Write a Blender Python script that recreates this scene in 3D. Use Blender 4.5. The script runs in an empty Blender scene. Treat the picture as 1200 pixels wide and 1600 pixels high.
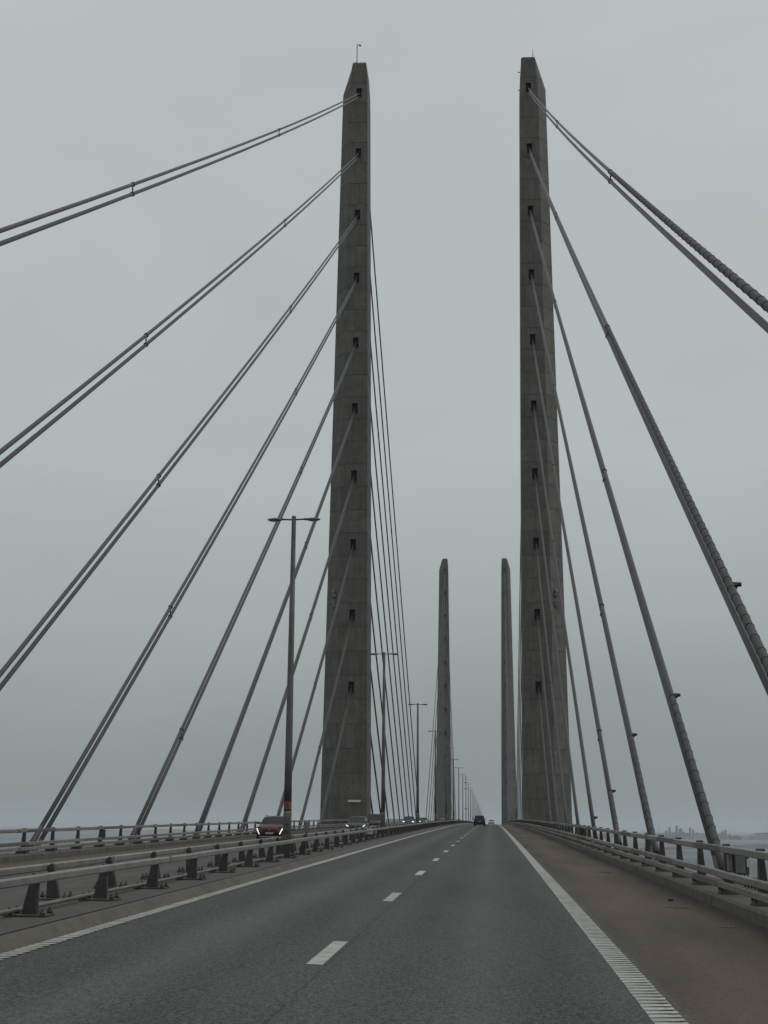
import bpy, bmesh, math, random
from mathutils import Vector, Matrix, noise
R = math.radians
random.seed(7)
scn = bpy.context.scene
col = scn.collection

# ------------------------------------------------------------------ camera
cam_d = bpy.data.cameras.new('camera')
cam = bpy.data.objects.new('camera', cam_d); col.objects.link(cam)
cam_d.sensor_fit = 'VERTICAL'; cam_d.sensor_height = 24.0; cam_d.lens = 24.0 * 2199.5 / 1600.0
cam_d.clip_start = 0.2; cam_d.clip_end = 60000
CAM = Vector((7.46, 0.0, 1.685))
YAW, PITCH, ROLL = 0.0759, 0.2196, 0.0075
cam.matrix_world = (Matrix.Translation(CAM) @ Matrix.Rotation(YAW, 4, 'Z') @ Matrix.Rotation(math.pi / 2 + PITCH, 4, 'X')
                    @ Matrix.Rotation(ROLL, 4, 'Z'))
scn.camera = cam

# ------------------------------------------------------------------ sky: even overcast, brighter overhead
SUN_EL, SUN_AZ = R(48), R(84)      # azimuth clockwise from +Y (road direction)
w = bpy.data.worlds.new('World'); scn.world = w; w.use_nodes = True
nt = w.node_tree; nt.nodes.clear()
def N(tree, t, **kw):
    n = tree.nodes.new(t)
    for k, v in kw.items(): setattr(n, k, v)
    return n
out = N(nt, 'ShaderNodeOutputWorld')
sky = N(nt, 'ShaderNodeTexSky', sky_type='NISHITA', sun_disc=False)
sky.sun_elevation = SUN_EL; sky.sun_rotation = SUN_AZ; sky.air_density = 1.5; sky.dust_density = 4
bg1 = N(nt, 'ShaderNodeBackground'); bg1.inputs[1].default_value = 0.06
nt.links.new(sky.outputs[0], bg1.inputs[0])
tc = N(nt, 'ShaderNodeTexCoord'); sep = N(nt, 'ShaderNodeSeparateXYZ')
nt.links.new(tc.outputs['Generated'], sep.inputs[0])
mx = N(nt, 'ShaderNodeMath', operation='MAXIMUM'); mx.inputs[1].default_value = 0.0
nt.links.new(sep.outputs[2], mx.inputs[0])
rmp = N(nt, 'ShaderNodeValToRGB'); cr_ = rmp.color_ramp
cr_.elements[0].position = 0.0; cr_.elements[0].color = (0.235, 0.262, 0.262, 1)
cr_.elements[1].position = 1.0; cr_.elements[1].color = (0.74, 0.77, 0.78, 1)
for p, c in ((0.06, (0.285, 0.315, 0.315)), (0.14, (0.375, 0.410, 0.410)), (0.25, (0.450, 0.487, 0.490)),
             (0.40, (0.475, 0.507, 0.515)), (0.60, (0.53, 0.56, 0.57))):
    e = cr_.elements.new(p); e.color = (*c, 1)
nt.links.new(mx.outputs[0], rmp.inputs[0])
mp = N(nt, 'ShaderNodeMapping'); mp.inputs['Scale'].default_value = (1.0, 1.0, 2.6)
nt.links.new(tc.outputs['Generated'], mp.inputs[0])
nz = N(nt, 'ShaderNodeTexNoise'); nz.inputs['Scale'].default_value = 2.6; nz.inputs['Detail'].default_value = 5; nz.inputs['Distortion'].default_value = 0.4
nt.links.new(mp.outputs[0], nz.inputs[0])
mr = N(nt, 'ShaderNodeMapRange'); mr.inputs[1].default_value = 0.3; mr.inputs[2].default_value = 0.7
mr.inputs[3].default_value = 0.94; mr.inputs[4].default_value = 1.06
nt.links.new(nz.outputs[0], mr.inputs[0])
bg2 = N(nt, 'ShaderNodeBackground')
nt.links.new(rmp.outputs[0], bg2.inputs[0]); nt.links.new(mr.outputs[0], bg2.inputs[1])
ms = N(nt, 'ShaderNodeMixShader'); ms.inputs[0].default_value = 0.96
nt.links.new(bg1.outputs[0], ms.inputs[1]); nt.links.new(bg2.outputs[0], ms.inputs[2])
nt.links.new(ms.outputs[0], out.inputs[0])
sun_d = bpy.data.lights.new('sun', 'SUN'); sun_d.energy = 0.75; sun_d.angle = R(30); sun_d.color = (1.0, 0.97, 0.92)
sun = bpy.data.objects.new('sun', sun_d); col.objects.link(sun)
sdir = Vector((math.sin(SUN_AZ) * math.cos(SUN_EL), math.cos(SUN_AZ) * math.cos(SUN_EL), math.sin(SUN_EL)))
sun.rotation_euler = sdir.to_track_quat('Z', 'Y').to_euler()
sun.location = (60, 0, 60)
scn.view_settings.view_transform = 'Standard'; scn.view_settings.look = 'None'
scn.view_settings.exposure = 0.0; scn.view_settings.gamma = 1.0; scn.view_settings.use_curve_mapping = False
scn.render.engine = 'CYCLES'
scn.cycles.volume_bounces = 1; scn.cycles.max_bounces = 6; scn.cycles.volume_max_steps = 64

# ------------------------------------------------------------------ helpers
def tag(o, label=None, cat=None, group=None, kind=None):
    if label: o['label'] = label
    if cat: o['category'] = cat
    if group: o['group'] = group
    if kind: o['kind'] = kind
    return o
def link(name, mesh, parent=None, loc=None, rot=None):
    o = bpy.data.objects.new(name, mesh); col.objects.link(o)
    if parent is not None: o.parent = parent
    if loc is not None: o.location = loc
    if rot is not None: o.rotation_euler = rot
    return o
def empty(name, loc=(0, 0, 0), rot=(0, 0, 0)):
    o = bpy.data.objects.new(name, None); col.objects.link(o); o.location = loc; o.rotation_euler = rot
    o.empty_display_size = 0.3
    return o
class MB:
    def __init__(s): s.v = []; s.f = []; s.m = []; s.mi = 0; s.sm = []
    def add(s, vs, fs, smooth=False):
        b = len(s.v); s.v += [tuple(p) for p in vs]
        for f in fs: s.f.append(tuple(b + i for i in f)); s.m.append(s.mi); s.sm.append(smooth)
        return s
    def box(s, c, d, mat=None):
        x, y, z = c; a, b, e = d[0] / 2, d[1] / 2, d[2] / 2
        vs = [Vector((sx * a, sy * b, sz * e)) for sz in (-1, 1) for sy in (-1, 1) for sx in (-1, 1)]
        if mat is not None: vs = [mat @ p for p in vs]
        vs = [(p[0] + x, p[1] + y, p[2] + z) for p in vs]
        return s.add(vs, [(0, 2, 3, 1), (4, 5, 7, 6), (0, 1, 5, 4), (2, 6, 7, 3), (0, 4, 6, 2), (1, 3, 7, 5)])
    def hexa(s, vs):   # 8 verts in box order
        return s.add(vs, [(0, 2, 3, 1), (4, 5, 7, 6), (0, 1, 5, 4), (2, 6, 7, 3), (0, 4, 6, 2), (1, 3, 7, 5)])
    def tube(s, pts, rad, n=10, caps=True, smooth=True):
        pts = [Vector(p) for p in pts]; b = len(s.v)
        for i, p in enumerate(pts):
            t = (pts[min(i + 1, len(pts) - 1)] - pts[max(i - 1, 0)]).normalized()
            up = Vector((1, 0, 0)) if abs(t.x) < 0.9 else Vector((0, 0, 1))
            a = t.cross(up).normalized(); c = t.cross(a)
            r = rad[i] if hasattr(rad, '__len__') else rad
            for k in range(n):
                g = 2 * math.pi * k / n
                q = p + a * (r * math.cos(g)) + c * (r * math.sin(g)); s.v.append(tuple(q))
        for i in range(len(pts) - 1):
            for k in range(n):
                s.f.append((b + i * n + k, b + i * n + (k + 1) % n, b + (i + 1) * n + (k + 1) % n, b + (i + 1) * n + k)); s.m.append(s.mi); s.sm.append(smooth)
        if caps:
            s.f.append(tuple(b + k for k in reversed(range(n)))); s.m.append(s.mi); s.sm.append(False)
            e = b + (len(pts) - 1) * n
            s.f.append(tuple(e + k for k in range(n))); s.m.append(s.mi); s.sm.append(False)
        return s
    def ellipsoid(s, c, d, nu=12, nv=8):
        vs = []; fs = []
        for j in range(1, nv):
            ph = math.pi * j / nv
            for i in range(nu):
                th = 2 * math.pi * i / nu
                vs.append((c[0] + d[0] / 2 * math.sin(ph) * math.cos(th), c[1] + d[1] / 2 * math.sin(ph) * math.sin(th), c[2] + d[2] / 2 * math.cos(ph)))
        t = len(vs); vs.append((c[0], c[1], c[2] + d[2] / 2)); vs.append((c[0], c[1], c[2] - d[2] / 2))
        for j in range(nv - 2):
            for i in range(nu): fs.append((j * nu + i, (j + 1) * nu + i, (j + 1) * nu + (i + 1) % nu, j * nu + (i + 1) % nu))
        for i in range(nu):
            fs.append((t, i, (i + 1) % nu)); fs.append((t + 1, (nv - 2) * nu + (i + 1) % nu, (nv - 2) * nu + i))
        return s.add(vs, fs, True)
    def prism(s, poly, axis, a, b):   # poly of 2D points extruded along axis
        n = len(poly)
        def P(u, v, t): return {'x': (t, u, v), 'y': (u, t, v), 'z': (u, v, t)}[axis]
        vs = [P(u, v, a) for u, v in poly] + [P(u, v, b) for u, v in poly]
        fs = [tuple(range(n))[::-1], tuple(range(n, 2 * n))] + [(i, (i + 1) % n, n + (i + 1) % n, n + i) for i in range(n)]
        return s.add(vs, fs)
    def mesh(s, name, mats, bevel=0, fix=True):
        me = bpy.data.meshes.new(name); me.from_pydata(s.v, [], s.f)
        if not isinstance(mats, (list, tuple)): mats = [mats]
        for m in mats: me.materials.append(m)
        me.polygons.foreach_set('material_index', s.m); me.polygons.foreach_set('use_smooth', s.sm)
        if fix or bevel:
            bm = bmesh.new(); bm.from_mesh(me)
            if bevel:
                bmesh.ops.bevel(bm, geom=[e for e in bm.edges if len(e.link_faces) == 2 and e.calc_face_angle(0) > 0.5], offset=bevel, segments=1, affect='EDGES')
            bmesh.ops.recalc_face_normals(bm, faces=bm.faces)
            bm.to_mesh(me); bm.free()
        me.update()
        return me

# ------------------------------------------------------------------ materials
def mat(name, base, rough=0.7, metal=0.0, var=0.25, scale=3.0, tint=None, bump=0.0, bscale=40.0, streak=0.0, objvar=0.0, spec=0.5, fine=0.0, fscale=150.0):
    m = bpy.data.materials.new(name); m.use_nodes = True; t = m.node_tree; b = t.nodes['Principled BSDF']
    b.inputs['Roughness'].default_value = rough; b.inputs['Metallic'].default_value = metal
    b.inputs['Specular IOR Level'].default_value = spec
    tcn = N(t, 'ShaderNodeTexCoord'); n1 = N(t, 'ShaderNodeTexNoise')
    n1.inputs['Scale'].default_value = scale; n1.inputs['Detail'].default_value = 6; n1.inputs['Roughness'].default_value = 0.62
    if objvar:   # shift the pattern per piece
        oi = N(t, 'ShaderNodeObjectInfo'); va = N(t, 'ShaderNodeVectorMath', operation='ADD'); sc = N(t, 'ShaderNodeVectorMath', operation='SCALE')
        cb = N(t, 'ShaderNodeCombineXYZ'); t.links.new(oi.outputs['Random'], cb.inputs[0]); t.links.new(oi.outputs['Random'], cb.inputs[1])
        sc.inputs['Scale'].default_value = 37.0; t.links.new(cb.outputs[0], sc.inputs[0])
        t.links.new(tcn.outputs['Object'], va.inputs[0]); t.links.new(sc.outputs[0], va.inputs[1]); vec = va.outputs[0]
    else: vec = tcn.outputs['Object']
    t.links.new(vec, n1.inputs['Vector'])
    r = N(t, 'ShaderNodeValToRGB'); r.color_ramp.elements[0].position = 0.3; r.color_ramp.elements[1].position = 0.72
    lo = [max(0, c * (1 - var)) for c in base]; hi = [min(1, c * (1 + var)) for c in base]
    if tint: lo = [a * (1 - 0.5) + b_ * 0.5 for a, b_ in zip(lo, tint)]
    r.color_ramp.elements[0].color = (*lo, 1); r.color_ramp.elements[1].color = (*hi, 1)
    t.links.new(n1.outputs[0], r.inputs[0]); cur = r.outputs[0]
    def mul(cur, val):
        x = N(t, 'ShaderNodeMix', data_type='RGBA', blend_type='MULTIPLY'); x.inputs[0].default_value = 1
        t.links.new(cur, x.inputs[6]); t.links.new(val, x.inputs[7]); return x.outputs[2]
    if streak:
        mpn = N(t, 'ShaderNodeMapping'); mpn.inputs['Scale'].default_value = (1, 1, 0.06); t.links.new(vec, mpn.inputs[0])
        n2 = N(t, 'ShaderNodeTexNoise'); n2.inputs['Scale'].default_value = 2.2; n2.inputs['Detail'].default_value = 5; t.links.new(mpn.outputs[0], n2.inputs['Vector'])
        q = N(t, 'ShaderNodeMapRange'); q.inputs[1].default_value = 0.3; q.inputs[2].default_value = 0.7; q.inputs[3].default_value = 1 - streak; q.inputs[4].default_value = 1 + streak * 0.5
        t.links.new(n2.outputs[0], q.inputs[0]); cur = mul(cur, q.outputs[0])
    if objvar:
        q = N(t, 'ShaderNodeMapRange'); q.inputs[3].default_value = 1 - objvar; q.inputs[4].default_value = 1 + objvar
        t.links.new(oi.outputs['Random'], q.inputs[0]); cur = mul(cur, q.outputs[0])
    if fine:
        n4 = N(t, 'ShaderNodeTexNoise'); n4.inputs['Scale'].default_value = fscale; n4.inputs['Detail'].default_value = 2; t.links.new(tcn.outputs['Object'], n4.inputs['Vector'])
        q = N(t, 'ShaderNodeMapRange'); q.inputs[1].default_value = 0.3; q.inputs[2].default_value = 0.7; q.inputs[3].default_value = 1 - fine; q.inputs[4].default_value = 1 + fine
        t.links.new(n4.outputs[0], q.inputs[0]); cur = mul(cur, q.outputs[0])
    t.links.new(cur, b.inputs['Base Color'])
    if bump:
        n3 = N(t, 'ShaderNodeTexNoise'); n3.inputs['Scale'].default_value = bscale; n3.inputs['Detail'].default_value = 3; t.links.new(vec, n3.inputs['Vector'])
        bp = N(t, 'ShaderNodeBump'); bp.inputs['Strength'].default_value = bump; bp.inputs['Distance'].default_value = 0.02
        t.links.new(n3.outputs[0], bp.inputs['Height']); t.links.new(bp.outputs[0], b.inputs['Normal'])
    return m
def road_mat(name, base, tone_bands, seam=None, grain=0.45, patch=1.0):
    """asphalt: stone grain, patchy tone, polished wheel and other lengthwise tracks at given X, a worn seam"""
    m = bpy.data.materials.new(name); m.use_nodes = True; t = m.node_tree; b = t.nodes['Principled BSDF']; L = t.links.new
    tcn = N(t, 'ShaderNodeTexCoord'); sp = N(t, 'ShaderNodeSeparateXYZ'); L(tcn.outputs['Object'], sp.inputs[0])
    def M(op, a, bb=None, c=None):
        n = N(t, 'ShaderNodeMath', operation=op)
        for i, x in enumerate((a, bb, c)):
            if x is None: continue
            if isinstance(x, (int, float)): n.inputs[i].default_value = x
            else: L(x, n.inputs[i])
        return n.outputs[0]
    def noise(scale, detail=4, stretch=None, rough=0.6):
        n = N(t, 'ShaderNodeTexNoise'); n.inputs['Scale'].default_value = scale; n.inputs['Detail'].default_value = detail; n.inputs['Roughness'].default_value = rough
        if stretch:
            mm = N(t, 'ShaderNodeMapping'); mm.inputs['Scale'].default_value = stretch; L(tcn.outputs['Object'], mm.inputs[0]); L(mm.outputs[0], n.inputs['Vector'])
        else: L(tcn.outputs['Object'], n.inputs['Vector'])
        return n.outputs[0]
    g1 = noise(42, 2, (1, .4, 1), 0.85); g2 = noise(17, 3, (1, .45, 1), 0.8); pa = noise(0.9, 5, (1, 0.12, 1)); pb = noise(0.35, 3, (1, 0.3, 1))
    f = M('ADD', M('MULTIPLY', M('SUBTRACT', g1, 0.5), grain * 7.0), 1.0)
    f = M('ADD', f, M('MULTIPLY', M('SUBTRACT', g2, 0.5), grain * 4.0))
    f = M('ADD', f, M('MULTIPLY', M('SUBTRACT', pa, 0.5), 0.45 * patch))
    f = M('ADD', f, M('MULTIPLY', M('SUBTRACT', pb, 0.5), 0.4 * patch))
    for (x0, wd, amt) in tone_bands:
        d = M('DIVIDE', M('SUBTRACT', M('ADD', sp.outputs[0], M('MULTIPLY', M('SUBTRACT', pa, 0.5), 0.35)), x0), wd)
        gss = M('POWER', 2.718, M('MULTIPLY', M('MULTIPLY', d, d), -1.0))
        f = M('ADD', f, M('MULTIPLY', gss, amt))
    if seam is not None:
        wob = noise(0.8, 4, (0, 1, 0)); d = M('ABSOLUTE', M('SUBTRACT', sp.outputs[0], M('ADD', seam, M('MULTIPLY', M('SUBTRACT', wob, 0.5), 0.06))))
        ln = M('LESS_THAN', d, 0.014); br = M('GREATER_THAN', noise(1.4, 3, (0, 1, 0)), 0.42)
        f = M('SUBTRACT', f, M('MULTIPLY', M('MULTIPLY', ln, br), 0.3))
    f = M('MAXIMUM', f, 0.2)
    vm = N(t, 'ShaderNodeVectorMath', operation='SCALE'); vm.inputs[0].default_value = base; L(f, vm.inputs['Scale'])
    L(vm.outputs[0], b.inputs['Base Color'])
    b.inputs['Roughness'].default_value = 0.72; b.inputs['Specular IOR Level'].default_value = 0.15
    bp = N(t, 'ShaderNodeBump'); bp.inputs['Strength'].default_value = 0.5; bp.inputs['Distance'].default_value = 0.008
    L(g1, bp.inputs['Height']); L(bp.outputs[0], b.inputs['Normal'])
    return m
def emit(name, c, s):
    m = bpy.data.materials.new(name); m.use_nodes = True; b = m.node_tree.nodes['Principled BSDF']
    b.inputs['Base Color'].default_value = (0.8, 0.8, 0.8, 1); b.inputs['Emission Color'].default_value = (*c, 1); b.inputs['Emission Strength'].default_value = s
    return m
M_asph = road_mat('asphalt_lanes', (0.067, 0.071, 0.069), [(2.6, 0.5, -0.16), (4.55, 0.42, -0.18), (3.55, 0.38, 0.2), (6.45, 0.42, -0.18), (8.2, 0.45, -0.18), (7.3, 0.35, 0.13), (1.9, 0.3, -0.12), (5.52, .12, -.08)], seam=5.52)
M_asph2 = road_mat('asphalt_oncoming', (0.068, 0.068, 0.064), [(-2.4, 0.5, -0.1), (-4.2, 0.5, -0.1), (-5.7, 0.5, -0.12), (-7.3, 0.5, -0.12)])
M_shld = road_mat('asphalt_shoulder_brown', (0.073, 0.0565, 0.0445), [(12.0, 0.35, -0.3), (9.45, 0.2, -0.12), (10.3, 0.4, 0.1)], grain=0.24, patch=2.2)  # darker along the kerb and beside the edge line, paler between
M_shld2 = road_mat('asphalt_shoulder_oncoming', (0.080, 0.064, 0.052), [(-11.6, 0.4, -0.2)], grain=0.2)  # darker band along the kerb
M_med = mat('median_asphalt', (0.066, 0.062, 0.056), 0.85, var=0.25, scale=1.2, bump=0.4, bscale=50, fine=0.3, fscale=45)
M_medk = mat('median_kerb_concrete', (0.085, 0.075, 0.062), 0.85, var=0.3, scale=2.2, bump=0.4, bscale=40, fine=0.25, fscale=40)
M_paint = mat('road_paint', (0.345, 0.35, 0.315), 0.65, var=0.3, scale=6, objvar=0.13, bump=0.2, bscale=60, fine=0.14, fscale=60)
M_paintd = mat('road_paint_worn', (0.165, 0.165, 0.148), 0.8, var=0.35, scale=9, bump=0.3, bscale=60, fine=0.25, fscale=60)
M_paintm = mat('road_paint_far', (0.29, 0.295, 0.265), 0.6, var=0.22, scale=6, bump=0.2, bscale=60, fine=0.14, fscale=60)
M_conc = mat('pylon_concrete', (0.130, 0.124, 0.107), 0.85, var=0.22, scale=0.5, streak=0.22, objvar=0.07, bump=0.25, bscale=6, fine=0.1, fscale=4.0)
M_joint = mat('pylon_joint', (0.098, 0.094, 0.082), 0.9, var=0.2, scale=2)
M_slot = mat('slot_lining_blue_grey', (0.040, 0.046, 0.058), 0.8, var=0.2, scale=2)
M_kerb = mat('kerb_concrete', (0.105, 0.098, 0.083), 0.88, var=0.28, scale=1.6, streak=0.15, objvar=0.05, bump=0.4, bscale=30, fine=0.2, fscale=30)
M_deck = mat('deck_concrete', (0.13, 0.13, 0.12), 0.85, var=0.2, scale=0.8)
M_galv = mat('galvanised_rail', (0.205, 0.198, 0.178), 0.48, 0.25, var=0.24, scale=2.2, objvar=0.10, bump=0.05, bscale=14, fine=0.12, fscale=12)
M_galvd = mat('galvanised_rail_dull', (0.125, 0.120, 0.108), 0.55, 0.25, var=0.3, scale=2.2, objvar=0.15, fine=0.12, fscale=12)
M_post = mat('dark_steel_post', (0.058, 0.056, 0.051), 0.62, 0.15, var=0.3, scale=5, objvar=0.15)
M_postb = mat('post_foot_grout', (0.052, 0.047, 0.040), 0.85, var=0.3, scale=6, objvar=0.15)
M_pole = mat('galvanised_pole', (0.085, 0.082, 0.080), 0.6, 0.2, var=0.42, scale=1.7, streak=0.25, objvar=0.08)
M_polel = mat('galvanised_pole_foot', (0.135, 0.138, 0.125), 0.6, 0.1, var=0.3, scale=3, streak=0.15)
M_lum = mat('luminaire_grey', (0.13, 0.13, 0.13), 0.45, 0.1, var=0.15)
M_lglass = mat('luminaire_glass', (0.28, 0.30, 0.30), 0.2, var=0.05)
M_cab = mat('cable_sheath', (0.039, 0.037, 0.039), 0.52, var=0.14, scale=0.9, streak=0.0, objvar=0.06, spec=0.45)
M_wrap = mat('cable_wrap', (0.060, 0.060, 0.061), 0.75, var=0.25, scale=3, bump=0.5, bscale=20, objvar=0.05)
M_band = mat('cable_band', (0.016, 0.015, 0.016), 0.6, var=0.2)
M_clamp = mat('clamp_steel', (0.05, 0.05, 0.053), 0.5, 0.4, var=0.2)
M_dark = mat('dark_plastic', (0.018, 0.018, 0.02), 0.5, var=0.2)
M_tyre = mat('tyre_rubber', (0.014, 0.014, 0.014), 0.85, var=0.2)
M_rim = mat('alloy_rim', (0.25, 0.25, 0.26), 0.35, 0.8, var=0.1)
M_glass = mat('car_glass', (0.020, 0.026, 0.030), 0.08, var=0.1, spec=0.2)
M_plate = mat('number_plate', (0.42, 0.42, 0.42), 0.5, var=0.1)
M_white = mat('sign_white', (0.66, 0.68, 0.65), 0.5, var=0.12)
M_ink = mat('sign_ink', (0.03, 0.03, 0.03), 0.6, var=0.1)
M_orange = mat('orange_tape', (0.17, 0.052, 0.022), 0.6, var=0.45, scale=9)
M_box = mat('cabinet_grey', (0.165, 0.17, 0.16), 0.5, 0.1, var=0.2, scale=5)
M_boxd = mat('cabinet_dark', (0.06, 0.06, 0.06), 0.5, var=0.2, scale=5)
M_yel = mat('yellow_cover', (0.42, 0.27, 0.035), 0.5, var=0.3, scale=8)
M_drl = emit('daytime_running_light', (1.0, 0.98, 0.95), 1.0)
M_head = emit('headlamp', (1.0, 0.97, 0.9), 1.1)
M_tail = mat('tail_lamp', (0.18, 0.012, 0.012), 0.25, var=0.1)
def paintm(name, c): 
    m = mat(name, c, 0.42, 0.0, var=0.06, scale=2, spec=0.35)
    m.node_tree.nodes['Principled BSDF'].inputs['Coat Weight'].default_value = 0.2
    return m

# ------------------------------------------------------------------ the deck's shape
def zr(Y): return 0.0108 * Y - 1.08e-5 * Y * Y
def slope(Y): return 0.0108 - 2.16e-5 * Y
def cross(X):
    if X > 1.65: return -0.025 * (X - 1.65)
    if X < -1.65: return -0.04 * (-X - 1.65)
    return 0.0
def zt(X, Y): return zr(Y) + cross(X)
YS = [-40 + 10 * i for i in range(0, 60)] + [560 + 40 * i for i in range(0, 47)]
def ribbon(name, prof, m, dz=0.0, parent=None, Ys=YS, closed=False, kind='structure', ms=None):
    """sweep a cross profile [(X, extra z)] along the bridge"""
    mb = MB(); n = len(prof)
    vs = [(X, Y, zr(Y) + z + dz) for Y in Ys for X, z in prof]
    for i in range(len(Ys) - 1):
        for k in range(n if closed else n - 1):
            k2 = (k + 1) % n
            if ms: mb.mi = ms[k]
            mb.add([], [])
            mb.f.append((i * n + k, i * n + k2, (i + 1) * n + k2, (i + 1) * n + k)); mb.m.append(mb.mi); mb.sm.append(False)
    mb.v = vs
    o = link(name, mb.mesh(name, m), parent)
    if kind and parent is None: o['kind'] = kind
    return o
D1 = 231.7                 # front face of the near pair of towers
SPAN = 490.0
# water
def sea_mat():
    m = bpy.data.materials.new('sea_water'); m.use_nodes = True; t = m.node_tree; b = t.nodes['Principled BSDF']; L = t.links.new
    b.inputs['Base Color'].default_value = (0.028, 0.043, 0.054, 1); b.inputs['Roughness'].default_value = 0.32; b.inputs['IOR'].default_value = 1.33; b.inputs['Specular IOR Level'].default_value = 0.1
    tcn = N(t, 'ShaderNodeTexCoord')
    def nz(scale, st, d):
        mm = N(t, 'ShaderNodeMapping'); mm.inputs['Scale'].default_value = st; mm.inputs['Rotation'].default_value = (0, 0, 0.5); L(tcn.outputs['Object'], mm.inputs[0])
        n = N(t, 'ShaderNodeTexNoise'); n.inputs['Scale'].default_value = scale; n.inputs['Detail'].default_value = d; L(mm.outputs[0], n.inputs['Vector']); return n.outputs[0]
    a = nz(0.06, (1, 0.45, 1), 5); c = nz(0.0016, (1, 0.4, 1), 3)
    r = N(t, 'ShaderNodeMapRange'); r.inputs[1].default_value = 0.35; r.inputs[2].default_value = 0.65; r.inputs[3].default_value = 0.24; r.inputs[4].default_value = 0.40
    L(c, r.inputs[0]); L(r.outputs[0], b.inputs['Roughness'])
    bp = N(t, 'ShaderNodeBump'); bp.inputs['Strength'].default_value = 0.9; bp.inputs['Distance'].default_value = 1.6
    L(a, bp.inputs['Height']); L(bp.outputs[0], b.inputs['Normal'])
    return m
SEA = -62.0
mb = MB(); rs = [0, 200, 600, 1500, 4000, 9000, 16000, 30000]; ns = 48
vs = [(0, 0, SEA)] + [(r_ * math.cos(2 * math.pi * k / ns), r_ * math.sin(2 * math.pi * k / ns), SEA) for r_ in rs[1:] for k in range(ns)]
fs = [(0, 1 + k, 1 + (k + 1) % ns) for k in range(ns)]
for j in range(len(rs) - 2):
    for k in range(ns): fs.append((1 + j * ns + k, 1 + (j + 1) * ns + k, 1 + (j + 1) * ns + (k + 1) % ns, 1 + j * ns + (k + 1) % ns))
mb.add(vs, fs); tag(link('sea', mb.mesh('sea', sea_mat())), kind='structure')

# carriageways, shoulders, median
KR, KL = 12.2, -11.95      # kerb faces
cr2 = cross
road = ribbon('road', [(1.65, cr2(1.65)), (5.4, cr2(5.4)), (9.3, cr2(9.3))], M_asph)
road2 = ribbon('road', [(-8.65, cr2(-8.65)), (-5, cr2(-5)), (-1.65, 0)], M_asph2)
ribbon('shoulder', [(9.3, cr2(9.3)), (KR + .02, cr2(KR + .02))], M_shld)
ribbon('shoulder', [(KL - .02, cr2(KL - .02)), (-10.15, cr2(-10.15)), (-8.65, cr2(-8.65))], M_shld2)
median = ribbon('median', [(-1.65, 0), (-1.50, 0.15), (-1.46, 0.155), (-1.45, .11), (-1.42, .11), (-1.41, 0.165), (1.41, 0.165), (1.42, .11), (1.45, .11), (1.46, 0.155), (1.50, 0.15), (1.65, 0)], [M_med, M_medk, M_dark], ms=[1, 1, 2, 2, 2, 0, 2, 2, 2, 1, 1])
deck = ribbon('bridge_deck', [(-13.5, -0.42), (-13.5, -1.6), (13.5, -1.6), (13.5, -0.42)], M_deck, closed=True)
# dark gutter lip beside the median
# markings (each sheet a few mm proud)
def strip(name, X, wd, Y0, Y1, m, parent, dz=0.004, h=0.0, step=10.0):
    Ys = [Y0]
    while Ys[-1] + step * 1.5 < Y1: Ys.append(Ys[-1] + step)
    Ys.append(Y1)
    a, b = X - wd / 2, X + wd / 2
    return ribbon(name, [(a, cross(a) + dz), (b, cross(b) + dz)], m, parent=parent, Ys=Ys)
def ribbed_line(X, wd, parent, n_parts):
    strip('edge_line', X, wd, -30, 46, M_paintd, parent, 0.004)
    strip('edge_line', X, wd, 46, 900, M_paintm, parent, 0.006, step=20)
    me = MB().box((0, 0, 0.004), (wd, 0.135, 0.008)).mesh('line_rib', M_paint, bevel=0.003)
    Y = 9.0; k = 0
    while Y < 46 and k < n_parts:
        o = link('line_rib', me, parent, (X + random.uniform(-.004, .004), Y, zt(X, Y) + 0.0062), (math.atan(slope(Y)), -math.atan(0.025 if X > 0 else -0.02), random.uniform(-.012, .012)))
        Y += 0.25; k += 1
ribbed_line(9.06, 0.30, road, 150)
ribbed_line(1.80, 0.24, road, 150)
Y = 5.2; k = 0
while Y < 430:
    strip('lane_dash', 5.37, 0.20, Y, Y + 3.0, M_paint, road, 0.005, step=3); Y += 12
strip('edge_line', -1.80, 0.24, -30, 900, M_paint, road2, 0.005, step=20)
strip('edge_line', -8.2, 0.24, -30, 900, M_paint, road2, 0.005, step=20)
Y = 3.0
while Y < 330:
    strip('lane_dash', -5.05, 0.16, Y, Y + 3.0, M_paint, road2, 0.005, step=3); Y += 12
# kerbs: precast blocks, each one a piece
def kerb(name, X, sgn, base, y1):
    root = ribbon(name, [(X + sgn * .12, base + .12), (X + sgn * 1.26, base + .12)], M_kerb)
    me = MB().prism([(0, -0.25), (0, 0.20), (sgn * 0.03, 0.24), (sgn * 1.3, 0.24), (sgn * 1.3, -0.25)], 'y', -1.985, 1.985).mesh('kerb_block', M_kerb)
    Y = -22.0
    while Y < y1:
        link('kerb_block', me, root, (X + random.uniform(-.006, .006), Y, zr(Y) + base + random.uniform(-.004, .004)), (math.atan(slope(Y)), 0, 0)); Y += 4.0
    ribbon('kerb', [(X, base), (X, base + .2), (X + sgn * .03, base + .24), (X + sgn * 1.3, base + .24)], M_kerb, parent=root, Ys=[y for y in YS if y >= 560] and [Y - 1.99] + [y for y in YS if y > Y + 5])
    return root
kr = kerb('kerb', KR, 1, cross(KR), 560)
kl = kerb('kerb', KL, -1, cross(KL), 560)
KTOP_R = cross(KR) + 0.24; KTOP_L = cross(KL) + 0.24
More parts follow.
